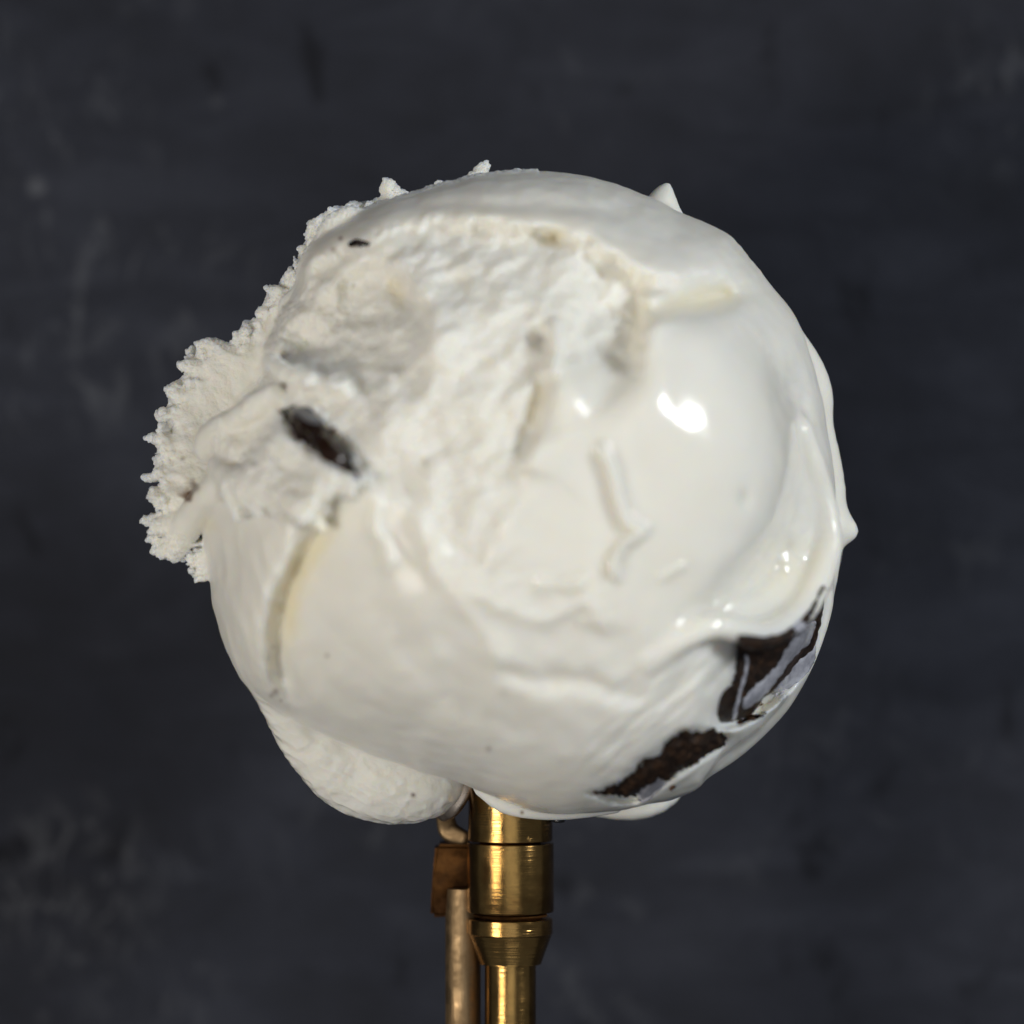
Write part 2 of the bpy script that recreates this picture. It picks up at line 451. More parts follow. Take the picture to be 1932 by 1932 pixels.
# recess below the flap, where the cookie shows
HM -= 26 * region([(1375, 1215), (1450, 1225), (1520, 1190), (1575, 1110), (1600, 1160), (1560, 1270), (1500, 1360), (1410, 1440), (1330, 1470), (1340, 1330)], 32)
HM -= 10 * region([(1112, 1500), (1186, 1460), (1214, 1432), (1256, 1396), (1290, 1378), (1345, 1374), (1376, 1392), (1340, 1424), (1282, 1460), (1200, 1514)], 7, 5)
HM -= 26 * region([(1388, 1190), (1480, 1190), (1560, 1100), (1560, 1170), (1528, 1256), (1420, 1356), (1358, 1372), (1350, 1340), (1380, 1290)], 9, 4)
HM -= 10 * region([(522, 770), (556, 760), (596, 774), (632, 810), (660, 852), (688, 912), (634, 890), (582, 858), (544, 818)], 7, 2)
HM -= 4 * region([(1120, 1500), (1190, 1450), (1300, 1380), (1380, 1380), (1380, 1430), (1240, 1510)], 18)

HM *= 1.0 + 0.4 * smooth(560, 430, np.hypot(gu - 985, gv - 945))
def sample(img, u, v):
    a = np.clip(u / GS, 0, NG - 1.001); b = np.clip(v / GS, 0, NG - 1.001)
    i = a.astype(np.int32); j = b.astype(np.int32); fa = (a - i).astype(np.float32); fb = (b - j).astype(np.float32)
    return (img[j, i] * (1 - fa) + img[j, i + 1] * fa) * (1 - fb) + (img[j + 1, i] * (1 - fa) + img[j + 1, i + 1] * fa) * fb

# ------------------------------------------------------------------ outline of the ball and of the crumbly shelf behind it
def angle(x, y): return np.arctan2(CX - x, CY - y)          # 0 at the top, +pi/2 at the left
def outline_fn(pts, n=1440, blur=5):
    P = np.array(pts, float); a = angle(P[:, 0], P[:, 1]); r = np.hypot(P[:, 0] - CX, P[:, 1] - CY)
    o = np.argsort(a); a = a[o]; r = r[o]
    A = np.linspace(-math.pi, math.pi, n, endpoint=False)
    Rr = np.interp(A, np.concatenate([a - 2 * math.pi, a, a + 2 * math.pi]), np.tile(r, 3))
    for _ in range(blur): Rr = (np.roll(Rr, 1) + 2 * Rr + np.roll(Rr, -1)) / 4
    return lambda t: np.interp(t, np.append(A, math.pi), np.append(Rr, Rr[0]))
RB = outline_fn([(1000, 338), (1100, 346), (1210, 372), (1290, 408), (1380, 474), (1450, 540), (1515, 640), (1548, 740), (1566, 850), (1572, 950), (1572, 1050), (1580, 1138), (1547, 1244), (1492, 1344), (1392, 1440), (1286, 1498), (1200, 1518), (1100, 1532), (1000, 1524), (910, 1490), (850, 1470), (735, 1432), (652, 1400), (598, 1378), (545, 1346), (500, 1300), (434, 1198), (403, 1100), (386, 1000), (395, 900), (425, 785), (468, 685), (530, 575), (600, 488), (690, 425), (800, 382), (900, 350)], blur=60)
shelf_pts = [(985, 350), (960, 342), (905, 340), (880, 350), (850, 352), (830, 347), (815, 366), (780, 374), (750, 372), (742, 350), (730, 347), (718, 372), (690, 385), (640, 392), (610, 412), (578, 436), (574, 455), (562, 500), (545, 525), (512, 545), (490, 585), (452, 632), (430, 650), (412, 652), (388, 640), (372, 665), (348, 682), (350, 712), (322, 735), (322, 765), (306, 775), (306, 810), (286, 826), (304, 846), (304, 875), (284, 893), (302, 912), (290, 935), (302, 965), (280, 982), (292, 1010), (294, 1042), (322, 1040), (348, 1052)]
RS = outline_fn(shelf_pts + [(380, 1040), (460, 1000), (600, 1000), (985, 1200), (1300, 945), (1050, 420), (1010, 400)], n=2880, blur=3)

def base_z(u, v):
    """height of the plain ball where the view shows (u, v)"""
    z = 0.0
    for _ in range(12):
        x = 966 + (u - 966) * (D - z) / D; y = 966 + (v - 966) * (D - z) / D
        k = float(RB(angle(x, y))) ; rho = math.hypot(x - CX, y - CY)
        z = 0.5 * z + 0.5 * R0 * math.sqrt(max(0.0, 1 - min(1, rho / k) ** 2))
    return x, y, z
def onball(u, v, lift, r):
    x, y, z = base_z(u, v); n = np.array([x - CX, y - CY, z]); n /= np.linalg.norm(n)
    return (x + n[0] * lift * 0.3, y + n[1] * lift * 0.3, z + lift, r)

VX = 4.0
x0, x1, y0, y1, zmin, zmax = 262, 1650, 280, 1578, -330, 664
gx = np.arange(x0, x1, VX, dtype=np.float32); gy = np.arange(y0, y1, VX, dtype=np.float32); gz = np.arange(zmin, zmax, VX, dtype=np.float32)
dx2 = (gx - CX)[:, None, None]; dy2 = (gy - CY)[None, :, None]; dz2 = gz[None, None, :]
F = np.sqrt(dx2 ** 2 + dy2 ** 2 + dz2 ** 2)
th = angle(gx[:, None] + 0 * gy[None, :], gy[None, :] + 0 * gx[:, None])
RBg = RB(th).astype(np.float32); RSg = RS(th).astype(np.float32)
sinp = np.sqrt(dx2 ** 2 + dy2 ** 2) / np.maximum(F, 1)
Rad = R0 + (RBg[:, :, None] - R0) * sinp ** 3
low = smooth(-70, -210, gz)[None, None, :]
Rad = Rad * (1 - low) + 548 * low
F -= Rad
del Rad, sinp
band = np.nonzero((np.abs(F) < 95) & (dz2 > -70))
bx, by, bz = gx[band[0]], gy[band[1]], gz[band[2]]
k = D / (D - bz)
F[band] -= sample(HM, 966 + (bx - 966) * k, 966 + (by - 966) * k) * smooth(-60, 50, bz)
# crumbly shelf
rho = np.sqrt((gx - CX)[:, None] ** 2 + (gy - CY)[None, :] ** 2)
shz = (-45 + 95 * smooth(1.25, 1.62, th)).astype(np.float32)           # its lower end curls up over the left lobe
shh = (50 - 14 * smooth(1.25, 1.62, th) - 16 * smooth(-70, 0, rho - RSg)).astype(np.float32)
cols = np.nonzero((th > -0.15) & (th < 1.82) & (rho > 380))
d2 = (rho - RSg)[cols][:, None]
dzz = np.abs(gz[None, :] - shz[cols][:, None]) - shh[cols][:, None]
dd = np.maximum(d2, dzz); kk = 22.0
hh_ = np.maximum(kk - np.abs(d2 - dzz), 0) / kk
sh = dd + hh_ * hh_ * kk * 0.25
m_ = np.nonzero(np.abs(sh) < 40)
px, py, pz = gx[cols[0][m_[0]]], gy[cols[1][m_[0]]], gz[m_[1]]
rw = smooth(-60, -4, d2[m_[0], 0])
sh[m_] += (5 + 9 * rw) * perlin(px / 40, py / 40, pz / 40) + (2.5 + 12 * rw) * perlin(px / 21 + 9, py / 21, pz / 21) + (1 + 8 * rw) * perlin(px / 11 + 4, py / 11, pz / 11)
sh += 1.0
cur = F[cols[0], cols[1], :]
kk = 10.0
h_ = np.maximum(kk - np.abs(cur - sh), 0) / kk
F[cols[0], cols[1], :] = np.minimum(cur, sh) - h_ * h_ * kk * 0.25
del cur, sh, dd, dzz, hh_, h_, d2

def tube(pts, k=14.0):
    """smooth union with a chain of tapering round links (x, y, z, radius)"""
    P = np.array(pts, np.float32)
    if len(P) > 2: P = spline(P, 3).astype(np.float32)
    pad = P[:, 3].max() + k + 12
    lo = P[:, :3].min(0) - pad; hi = P[:, :3].max(0) + pad
    sl = []
    for g, a, b in ((gx, lo[0], hi[0]), (gy, lo[1], hi[1]), (gz, lo[2], hi[2])):
        sl.append(slice(int(np.searchsorted(g, a)), int(np.searchsorted(g, b))))
    X = gx[sl[0]][:, None, None]; Y = gy[sl[1]][None, :, None]; Z = gz[sl[2]][None, None, :]
    best = None
    segs = [(P[i], P[i + 1]) for i in range(len(P) - 1)] if len(P) > 1 else [(P[0], P[0])]
    for a, b in segs:
        e = (b - a)[:3]; l2 = max(float(e @ e), 1e-6)
        t = np.clip(((X - a[0]) * e[0] + (Y - a[1]) * e[1] + (Z - a[2]) * e[2]) / l2, 0, 1)
        d = np.sqrt((X - a[0] - t * e[0]) ** 2 + (Y - a[1] - t * e[1]) ** 2 + (Z - a[2] - t * e[2]) ** 2) - (a[3] + t * (b[3] - a[3]))
        best = d if best is None else np.minimum(best, d)
    C = F[sl[0], sl[1], sl[2]]
    h = np.maximum(k - np.abs(C - best), 0) / k
    F[sl[0], sl[1], sl[2]] = np.minimum(C, best) - h * h * k * 0.25
# flap over the cookie
tube([onball(u, v, l, r) for u, v, l, r in [(1225, 1245, -14, 20), (1290, 1203, -2, 22), (1345, 1180, 6, 23), (1400, 1188, 8, 24), (1442, 1196, 10, 24), (1495, 1168, 12, 24), (1532, 1118, 16, 23), (1552, 1050, 26, 24), (1556, 990, 18, 24), (1546, 910, -4, 22), (1520, 810, -22, 20)]], 26)
# folded edge where the shelf's end hangs over the left lobe
tube([(334, 1036, 50, 22), (352, 1002, 78, 26), (384, 958, 140, 30), (430, 920, 225, 30), (470, 900, 270, 26)], 14)
tube([(402, 850, 150, 22), (416, 820, 180, 24), (440, 806, 215, 22)], 18)
tube([(408, 838, 160, 26), (440, 842, 200, 30), (474, 860, 250, 34)], 24)
for pts in ([(448, 922, 44, 20), (462, 975, 44, 10)], [(470, 928, 44, 17), (504, 968, 44, 11)], [(540, 933, 44, 18), (616, 960, 44, 9)], [(575, 948, 36, 17), (616, 994, 34, 10)], [(515, 684, 12, 18), (545, 708, 20, 16), (590, 720, 14, 16)], [(440, 800, 20, 20), (482, 772, 18, 22), (520, 744, 14, 18)], [(420, 880, 26, 18), (450, 905, 34, 22), (520, 918, 30, 22)]):
    tube([onball(*p) for p in pts], 12)
# lip round the little pocket at the upper left
tube([(604, 462, 40, 14), (628, 430, 62, 17), (664, 414, 72, 19), (700, 426, 84, 16), (722, 444, 110, 10)], 9)
tube([onball(*p) for p in [(628, 466, 20, 11), (644, 444, 26, 13), (668, 434, 28, 14), (694, 440, 24, 13), (716, 456, 14, 10)]], 8)
tube([(600, 505, 50, 18), (575, 545, 50, 14), (545, 575, 60, 16)], 12)
# wet skirt squeezed out at the lower left
tube([(470, 1120, 215, 16), (480, 1195, 176, 34), (497, 1248, 130, 38), (524, 1302, 82, 38), (560, 1368, 36, 44), (606, 1424, 2, 56), (660, 1462, -30, 70), (720, 1478, -42, 77), (785, 1486, -52, 67), (830, 1488, -62, 42)], 15)
tube([(606, 1400, 24, 28), (650, 1428, 12, 34), (710, 1452, 2, 34), (776, 1480, -12, 30), (816, 1490, -28, 24)], 20)
# back lobe, drip over the neck, layered right edge, spikes
tube([(1110, 1506, -180, 44), (1196, 1508, -185, 52), (1250, 1494, -190, 46), (1290, 1450, -190, 30)], 14)
tube([(905, 1494, -28, 10), (950, 1518, -26, 18), (1010, 1528, -24, 20), (1080, 1530, -28, 18), (1160, 1524, -40, 14)], 16)
tube([(1440, 590, -90, 44), (1506, 680, -100, 46), (1530, 740, -105, 48), (1534, 800, -110, 46), (1540, 880, -105, 56), (1556, 950, -100, 48), (1548, 1040, -100, 46), (1538, 1110, -95, 44), (1505, 1200, -100, 40)], 18)
tube([(1564, 990, -95, 48), (1598, 1000, -95, 27), (1616, 1004, -95, 10)], 18)
tube([(1240, 402, -40, 34), (1252, 372, -44, 24), (1260, 348, -46, 8)], 12)
tube([(1268, 392, -44, 20), (1283, 400, -44, 8)], 10)
tube([(890, 352, -40, 24), (905, 328, -42, 15), (919, 302, -42, 5)], 8)
tube([(985, 346, -40, 20), (976, 328, -42, 11), (974, 318, -42, 5)], 8)
for (ax_, ay_), ln, r0_, z_ in (((735, 356), 26, 15, -30), ((700, 392), 14, 9, -28), ((640, 400), 14, 10, -36), ((590, 432), 18, 11, -30), ((516, 548), 18, 11, -26), ((452, 636), 16, 11, -30), ((392, 652), 26, 15, -30), ((414, 656), 16, 10, -36), ((358, 690), 24, 14, -24), ((332, 744), 26, 14, -20), ((312, 782), 22, 11, -26), ((300, 828), 32, 12, -20), ((302, 866), 14, 9, -10), ((300, 896), 32, 11, -8), ((304, 930), 16, 9, 10), ((300, 986), 36, 15, 20), ((300, 1018), 20, 11, 36), ((310, 1040), 20, 14, 40)):
    ux, uy = ax_ - CX, ay_ - CY; ul = math.hypot(ux, uy); ux /= ul; uy /= ul
    wob_ = math.sin(ax_ * 1.7 + ay_) * 0.5
    tube([(ax_ - ux * 22, ay_ - uy * 22, z_, r0_ * 1.3), (ax_, ay_, z_ + 4, r0_), (ax_ + (ux - uy * wob_) * ln * 0.6, ay_ + (uy + ux * wob_) * ln * 0.6, z_ + 2, r0_ * 0.6), (ax_ + (ux - uy * wob_ * 0.4) * ln * 0.85, ay_ + (uy + ux * wob_ * 0.4) * ln * 0.85, z_, 5)], 8)
F = np.maximum(F, (-318 - gz)[None, None, :])

# ------------------------------------------------------------------ surface nets
def surface_nets(F):
    ins = F < 0
    n = F.shape
    c = [ins[i:n[0] - 1 + i, j:n[1] - 1 + j, l:n[2] - 1 + l] for i in (0, 1) for j in (0, 1) for l in (0, 1)]
    any_ = c[0].copy(); all_ = c[0].copy()
    for a in c[1:]: any_ |= a; all_ &= a
    act = any_ & ~all_
    I, J, K = np.nonzero(act)
    idx = np.full(act.shape, -1, np.int32); idx[I, J, K] = np.arange(len(I))
    cv = {(i, j, l): F[I + i, J + j, K + l] for i in (0, 1) for j in (0, 1) for l in (0, 1)}
    acc = np.zeros((len(I), 3), np.float32); cnt = np.zeros(len(I), np.float32)
    for a in cv:
        for ax in range(3):
            if a[ax] == 0:
                b = list(a); b[ax] = 1; b = tuple(b)
                fa, fb = cv[a], cv[b]; mm = (fa < 0) != (fb < 0)
                t = np.where(mm, fa / np.where(mm, fa - fb, 1), 0)
                p = np.array(a, np.float32)[None, :].repeat(len(I), 0); p[:, ax] = t
                acc += p * mm[:, None]; cnt += mm
    V = acc / cnt[:, None] + np.stack([I, J, K], 1)
    quads = []
    for ax in range(3):
        o = [a for a in range(3) if a != ax]
        s0 = [slice(None)] * 3; s1 = [slice(None)] * 3
        s0[ax] = slice(0, -1); s1[ax] = slice(1, None)
        A = ins[tuple(s0)]; B = ins[tuple(s1)]
        e = np.nonzero(A != B); flip = A[e]
        e = np.stack(e, 1)
        ok = (e[:, o[0]] > 0) & (e[:, o[1]] > 0) & (e[:, o[0]] < n[o[0]] - 1) & (e[:, o[1]] < n[o[1]] - 1)
        e = e[ok]; flip = flip[ok]
        def cell(d0, d1):
            q = e.copy(); q[:, o[0]] -= d0; q[:, o[1]] -= d1
            return idx[q[:, 0], q[:, 1], q[:, 2]]
        q = np.stack([cell(1, 1), cell(0, 1), cell(0, 0), cell(1, 0)], 1)
        if ax == 1: flip = ~flip
        q[~flip] = q[~flip][:, ::-1]
        quads.append(q)
    return V, np.concatenate(quads)
V, Q = surface_nets(F)
V = V * VX + np.array([x0, y0, zmin], np.float32)
# height of the surface over the plan, for setting crumbs and cookie pieces into it
insF = F < 0
topk = F.shape[2] - 1 - np.argmax(insF[:, :, ::-1], axis=2)
has = insF.any(2); topk = np.clip(topk, 0, F.shape[2] - 2)
ii, jj = np.meshgrid(np.arange(F.shape[0]), np.arange(F.shape[1]), indexing='ij')
fa = F[ii, jj, topk]; fb = F[ii, jj, topk + 1]
ZMAP = np.where(has, zmin + VX * (topk + np.clip(fa / np.where(fa - fb == 0, -1, fa - fb), 0, 1)), -330.0)
del F, insF

def to_world(V):
    return np.stack([(V[:, 0] - 966) * S, -(V[:, 1] - 966) * S, (V[:, 2] - ZT) * S], 1)
def edges_of(Q):
    e = np.stack([Q, np.roll(Q, -1, axis=1)], 2).reshape(-1, 2)
    es = np.sort(e, axis=1).astype(np.int64)
    key, inv = np.unique(es[:, 0] * (1 << 32) + es[:, 1], return_inverse=True)
    return np.stack([key >> 32, key & 0xffffffff], 1), inv.reshape(Q.shape)
def gather(idx, val, n):
    return np.stack([np.bincount(idx, weights=val[:, c], minlength=n) for c in range(3)], 1)
def relax(V, E, it, f=0.5):
    n = len(V); deg = np.bincount(E.ravel(), minlength=n)[:, None]
    for _ in range(it):
        V = V + f * ((gather(E[:, 0], V[E[:, 1]], n) + gather(E[:, 1], V[E[:, 0]], n)) / deg - V)
    return V
def catmull(V, Q):
    E, QE = edges_of(Q)
    V = relax(V, E, 2)
    n, ne = len(V), len(E)
    fp = V[Q].mean(1)
    fe = gather(QE.ravel(), np.repeat(fp, 4, 0), ne) / np.bincount(QE.ravel(), minlength=ne)[:, None]
    mid = (V[E[:, 0]] + V[E[:, 1]]) / 2
    ep = (mid + fe) / 2
    deg = np.bincount(Q.ravel(), minlength=n)[:, None]
    favg = gather(Q.ravel(), np.repeat(fp, 4, 0), n) / deg
    edeg = np.bincount(E.ravel(), minlength=n)[:, None]
    eavg = (gather(E[:, 0], mid, n) + gather(E[:, 1], mid, n)) / edeg
    vp = (favg + 2 * eavg + (deg - 3) * V) / deg
    fi = n + ne + np.arange(len(Q))
    q2 = np.concatenate([np.stack([Q[:, k], n + QE[:, k], fi, n + QE[:, k - 1]], 1) for k in range(4)])
    return np.concatenate([vp, ep, fp]), q2
V, Q = catmull(V, Q)
me = np_mesh('ice_cream', to_world(V), Q[:, ::-1])
me.name = 'ice_cream'
nv = len(me.vertices)
co = np.empty(nv * 3, np.float32); me.vertices.foreach_get('co', co); co = co.reshape(-1, 3)
no = np.empty(nv * 3, np.float32); me.vertex_normals.foreach_get('vector', no); no = no.reshape(-1, 3)
X = co[:, 0] / S + 966; Y = -co[:, 1] / S + 966; Z = co[:, 2] / S + ZT
kk = D / (D - Z); U = 966 + (X - 966) * kk; Vv = 966 + (Y - 966) * kk
up = smooth(-40, 60, Z)
a_ = angle(X, Y); rr = np.hypot(X - CX, Y - CY)
shelf = smooth(-12, 14, rr - RB(a_)) * ((a_ > -0.05) & (a_ < 1.8)) * smooth(150, 60, Z)
skirt = smooth(-60, 30, Y - 1330) * smooth(880, 840, X) * smooth(-6, 10, rr - RB(a_)) * smooth(-160, -60, Z)
rough = np.clip(sample(ROUGH, U, Vv) * up + shelf, 0, 1)
skbump = 0.2 * skirt
near = (rough > 0.01) | (skirt > 0.01)
d = np.zeros(nv, np.float32)
d += 1.3 * perlin(X / 40, Y / 40, Z / 40) * up * (1 - 0.8 * sample(CALM, U, Vv))
i_ = np.nonzero(near)[0]
x_, y_, z_ = X[i_], Y[i_], Z[i_]
rim = smooth(-40, -8, (rr - RS(a_))[i_])
f1 = perlin(x_ / 21, y_ / 21, z_ / 21); f2 = perlin(x_ / 10.5 + 7, y_ / 10.5, z_ / 10.5); f3 = perlin(x_ / 6 + 3, y_ / 6, z_ / 6)
grain = 4.5 * f1 + 3.2 * f2 + 1.6 * f3
q1 = 1 - 2.2 * np.abs(perlin(x_ / 27 + 4, y_ / 27, z_ / 27)); q2 = 1 - 2.2 * np.abs(perlin(x_ / 12.5 + 6, y_ / 12.5, z_ / 12.5)); q3 = 1 - 2.2 * np.abs(perlin(x_ / 7 + 6, y_ / 7, z_ / 7))
crumbs = (1.5 * q1 + 3 * q2 + 2.5 * q3 + 2.0 * f2 - 2) * rim + (1.2 * f1 + 1.0 * f2 + 0.7 * f3) * (1 - rim)
d[i_] += grain * np.clip(sample(ROUGH, U, Vv) * up, 0, 1)[i_] * 0.55 + crumbs * shelf[i_] + (2.4 * (1 - 2 * np.abs(perlin(x_ / 60 + y_ / 90, y_ / 26 - x_ / 40, z_ / 30))) + 1.2 * f1 + 0.6 * f2 + 0.3 * f3) * skirt[i_]
co2 = co + no * (d * S)[:, None]
me.vertices.foreach_set('co', np.ascontiguousarray(co2, np.float32).ravel())
# surface character, with painted crease light and shade, read by the material
CREASE_LIGHT = np.zeros((NG, NG), np.float32); COCO_SHADE = np.zeros((NG, NG), np.float32); WETM = np.zeros((NG, NG), np.float32)
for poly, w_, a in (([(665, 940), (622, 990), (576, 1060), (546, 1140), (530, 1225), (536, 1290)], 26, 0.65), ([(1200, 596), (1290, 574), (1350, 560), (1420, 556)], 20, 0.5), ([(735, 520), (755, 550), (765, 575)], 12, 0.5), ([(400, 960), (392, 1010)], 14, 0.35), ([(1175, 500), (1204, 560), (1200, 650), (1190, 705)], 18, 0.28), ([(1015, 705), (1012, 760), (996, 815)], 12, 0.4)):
    ridge(poly, a, w_, 12, 7, 0.35, CREASE_LIGHT)
blob(1045, 447, 16, 12, 0.7, 0, CREASE_LIGHT); blob(1485, 1080, 36, 66, 0.22, 0.75, CREASE_LIGHT)
for u, v, r, a in ((617, 1237, 3.2, 0.75), (922, 1413, 4.5, 0.6), (520, 1305, 6, 0.6), (512, 1312, 4, 0.5), (530, 1322, 3, 0.5), (780, 1500, 4, 0.9), (950, 1306, 10, 0.13), (803, 872, 6, 0.35), (985, 1533, 3.5, 0.9), (345, 866, 4, 0.6), (643, 450, 4, 0.9), (628, 470, 3, 0.6), (520, 605, 4, 0.4), (1020, 640, 8, 0.3), (1045, 449, 7, 0.2), (515, 1220, 3, 0.5), (860, 1095, 3, 0.1)):
    blob(u, v, r, r, a, 0, COCO_SHADE)
ridge([(374, 905), (360, 930), (346, 952)], 0.7, 8, 2, 8, 0.2, COCO_SHADE); ridge([(352, 920), (344, 945)], 0.45, 12, 2, 6, 0.2, COCO_SHADE)
blob(1180, 640, 24, 46, 0.05, 0, COCO_SHADE)  # faint brown shade of the crevice wall, painted in
WETM += region([(1030, 800), (1200, 740), (1300, 620), (1420, 640), (1500, 800), (1560, 1000), (1540, 1160), (1400, 1230), (1250, 1240), (1160, 1180), (1120, 1000)], 60)
WETM += 0.7 * region([(960, 880), (1100, 820), (1180, 900), (1200, 1100), (1300, 1250), (1100, 1240), (900, 1160), (800, 1000)], 70)
WETM += 0.8 * region([(1080, 1540), (1200, 1480), (1400, 1400), (1500, 1280), (1560, 1300), (1300, 1560), (900, 1560), (880, 1500)], 20)
for nm, arr in (('crumb', np.maximum(rough, skbump)), ('wet', np.clip(np.maximum(sample(WETM, U, Vv) * (1 - rough), skirt), 0, 1)), ('crease_light', np.clip(sample(CREASE_LIGHT, U, Vv), 0, 1) * up), ('cocoa_shade', np.clip(sample(COCO_SHADE, U, Vv), 0, 1))):
    at = me.attributes.new(nm, 'FLOAT', 'POINT'); at.data.foreach_set('value', np.ascontiguousarray(arr, np.float32))
me.polygons.foreach_set('use_smooth', np.ones(len(me.polygons), bool))
me.materials.clear(); me.materials.append(M_CREAM)
me.update()

ice = bpy.data.objects.new('ice_cream_ball', None)
ice.location = W((CX, CY, -318)); col.objects.link(ice)
ice['label'] = 'scoop of white vanilla ice cream with dark cookie pieces, heaped in the brass scoop'
ice['category'] = 'ice cream'
bpy.context.view_layer.update()
def keep(o, parent):
    o.parent = parent
    o.matrix_parent_inverse = parent.matrix_world.inverted()
body = bpy.data.objects.new('ice_cream', me); col.objects.link(body); keep(body, ice)

# ------------------------------------------------------------------ pieces set into the ice cream
def zat(x, y, ZM=None):
    ZM = ZMAP if ZM is None else ZM
    a = np.clip((x - x0) / VX, 0, ZMAP.shape[0] - 1.001); b = np.clip((y - y0) / VX, 0, ZMAP.shape[1] - 1.001)
    i = a.astype(int); j = b.astype(int); fa = a - i; fb = b - j
    return (ZM[i, j] * (1 - fa) + ZM[i + 1, j] * fa) * (1 - fb) + (ZM[i, j + 1] * (1 - fa) + ZM[i + 1, j + 1] * fa) * fb
ZBL = ZMAP.copy()
for _ in range(8):
    ZBL = (ZBL + np.roll(ZBL, 1, 0) + np.roll(ZBL, -1, 0)) / 3; ZBL = (ZBL + np.roll(ZBL, 1, 1) + np.roll(ZBL, -1, 1)) / 3
def piece(name, poly, height, mat, parent, lift=0.0, step=3.0, jag=3.0, slope=0.8, grain=1.0, depth=30, maxjump=1e9, margin=9):
    P = spline(list(poly) + [poly[0]], 5)[:-1]
    lo = P.min(0) - 20; hi = P.max(0) + 20
    u, v = np.meshgrid(np.arange(lo[0], hi[0], step), np.arange(lo[1], hi[1], step))
    ju = jag * perlin(u / 13, v / 13, u * 0 + 2.2) + 0.6 * jag * perlin(u / 6, v / 6, u * 0 + 5.2); jv = jag * perlin(u / 13, v / 13, u * 0 + 8.2) + 0.6 * jag * perlin(u / 6, v / 6, u * 0 + 1.2)
    e = sdpoly([tuple(p) for p in P], u + ju, v + jv)
    z = np.zeros_like(u)
    for _ in range(8):
        x = 966 + (u - 966) * (D - z) / D; y = 966 + (v - 966) * (D - z) / D
        z = zat(x, y)
    g = 8.0
    nx = -(zat(x + g, y, ZBL) - zat(x - g, y, ZBL)) / (2 * g); ny = -(zat(x, y + g, ZBL) - zat(x, y - g, ZBL)) / (2 * g)
    jump = np.maximum.reduce([np.abs(zat(x + a * 5, y + b * 5) - z) for a, b in ((1, 0), (-1, 0), (0, 1), (0, -1), (1.5, 1.5), (0.5, 2))])
    nx = np.clip(nx, -2.5, 2.5); ny = np.clip(ny, -2.5, 2.5)
    ln = np.sqrt(nx ** 2 + ny ** 2 + 1); nx, ny, nz = nx / ln, ny / ln, 1 / ln
    off = lift + np.clip(e * slope, -margin, height) + grain * (1.6 * perlin(u / 14, v / 14, u * 0 + 4.4) + 1.0 * perlin(u / 6, v / 6, u * 0 + 9.4)) * (e > 0)
    top = np.stack([x + nx * off, y + ny * off, z + nz * off], -1)
    bot = np.stack([x - nx * depth, y - ny * depth, z - nz * depth], -1)
    ok = (e > -margin / slope) & (z > -30) & (jump < maxjump)
    cells = ok[:-1, :-1] & ok[1:, :-1] & ok[:-1, 1:] & ok[1:, 1:]
    h_, w_ = u.shape
    ids = np.arange(h_ * w_).reshape(h_, w_)
    cj, ci = np.nonzero(cells)
    q = np.stack([ids[cj, ci], ids[cj + 1, ci], ids[cj + 1, ci + 1], ids[cj, ci + 1]], 1)
    n = h_ * w_
    edges = {}
    for f in q:
        for a, b in ((f[0], f[1]), (f[1], f[2]), (f[2], f[3]), (f[3], f[0])): edges[(a, b)] = 1
    side = [(b, a, a + n, b + n) for (a, b) in edges if (b, a) not in edges]
    allq = np.concatenate([q, q[:, ::-1] + n] + ([np.array(side)] if side else []))
    VV = np.concatenate([top.reshape(-1, 3), bot.reshape(-1, 3)])
    used = np.unique(allq); remap = np.full(2 * n, -1); remap[used] = np.arange(len(used))
    mesh = np_mesh(name, to_world(VV[used]), remap[allq])
    mesh.materials.append(mat)
    o = bpy.data.objects.new(name, mesh); col.objects.link(o); keep(o, parent)
    return o
c1 = piece('cookie_or_hollow', [(526, 774), (556, 766), (592, 780), (626, 814), (652, 852), (682, 906), (634, 880), (586, 850), (548, 812)], 15, M_CHOC, ice, jag=0.8, grain=0.1, slope=0.6)
c1['label'] = 'glossy almond-shaped cookie piece at the upper left'
piece('milk_or_sheen', [(558, 784), (576, 784), (590, 796), (592, 806), (578, 804), (566, 796)], 3, M_SHEEN, ice, lift=12, jag=3, grain=0.4, slope=0.5, margin=8)  # pale patch standing in for the highlight on the glossy piece
piece('cookie_or_hollow', [(656, 458), (672, 451), (692, 455), (698, 462), (676, 466), (660, 466)], 5, M_CHOC, ice, jag=1, grain=0.3, step=2.0)  # dark sliver standing in for the shade in the pocket's hollow
c2 = piece('cookie_or_hollow', [(1392, 1196), (1450, 1200), (1500, 1180), (1538, 1130), (1556, 1105), (1552, 1160), (1536, 1222), (1524, 1250), (1480, 1288), (1440, 1318), (1418, 1348), (1390, 1358), (1362, 1364), (1353, 1345), (1362, 1312), (1380, 1290), (1388, 1240)], 6, M_COOKIE, ice, jag=2, grain=0.8)
c2['label'] = 'big dark cookie slab under the flap at the lower right'
piece('milk_or_sheen', [(1537, 1165), (1528, 1205), (1492, 1240), (1462, 1280), (1430, 1318), (1402, 1334), (1396, 1318), (1420, 1290), (1460, 1252), (1480, 1218), (1508, 1178)], 3, M_MILK, ice, lift=5, jag=3, grain=0.8, slope=0.9)
piece('milk_or_sheen', [(1534, 1222), (1530, 1250), (1500, 1284), (1462, 1304), (1458, 1294), (1486, 1262), (1510, 1236)], 3, M_MILK, ice, lift=5, jag=2, grain=0.8, slope=0.9)
piece('milk_or_sheen', [(1402, 1232), (1412, 1232), (1404, 1276), (1394, 1316), (1386, 1350), (1376, 1352), (1384, 1310), (1396, 1270)], 2.5, M_MILK, ice, lift=5, jag=2, grain=0.5, slope=0.9)
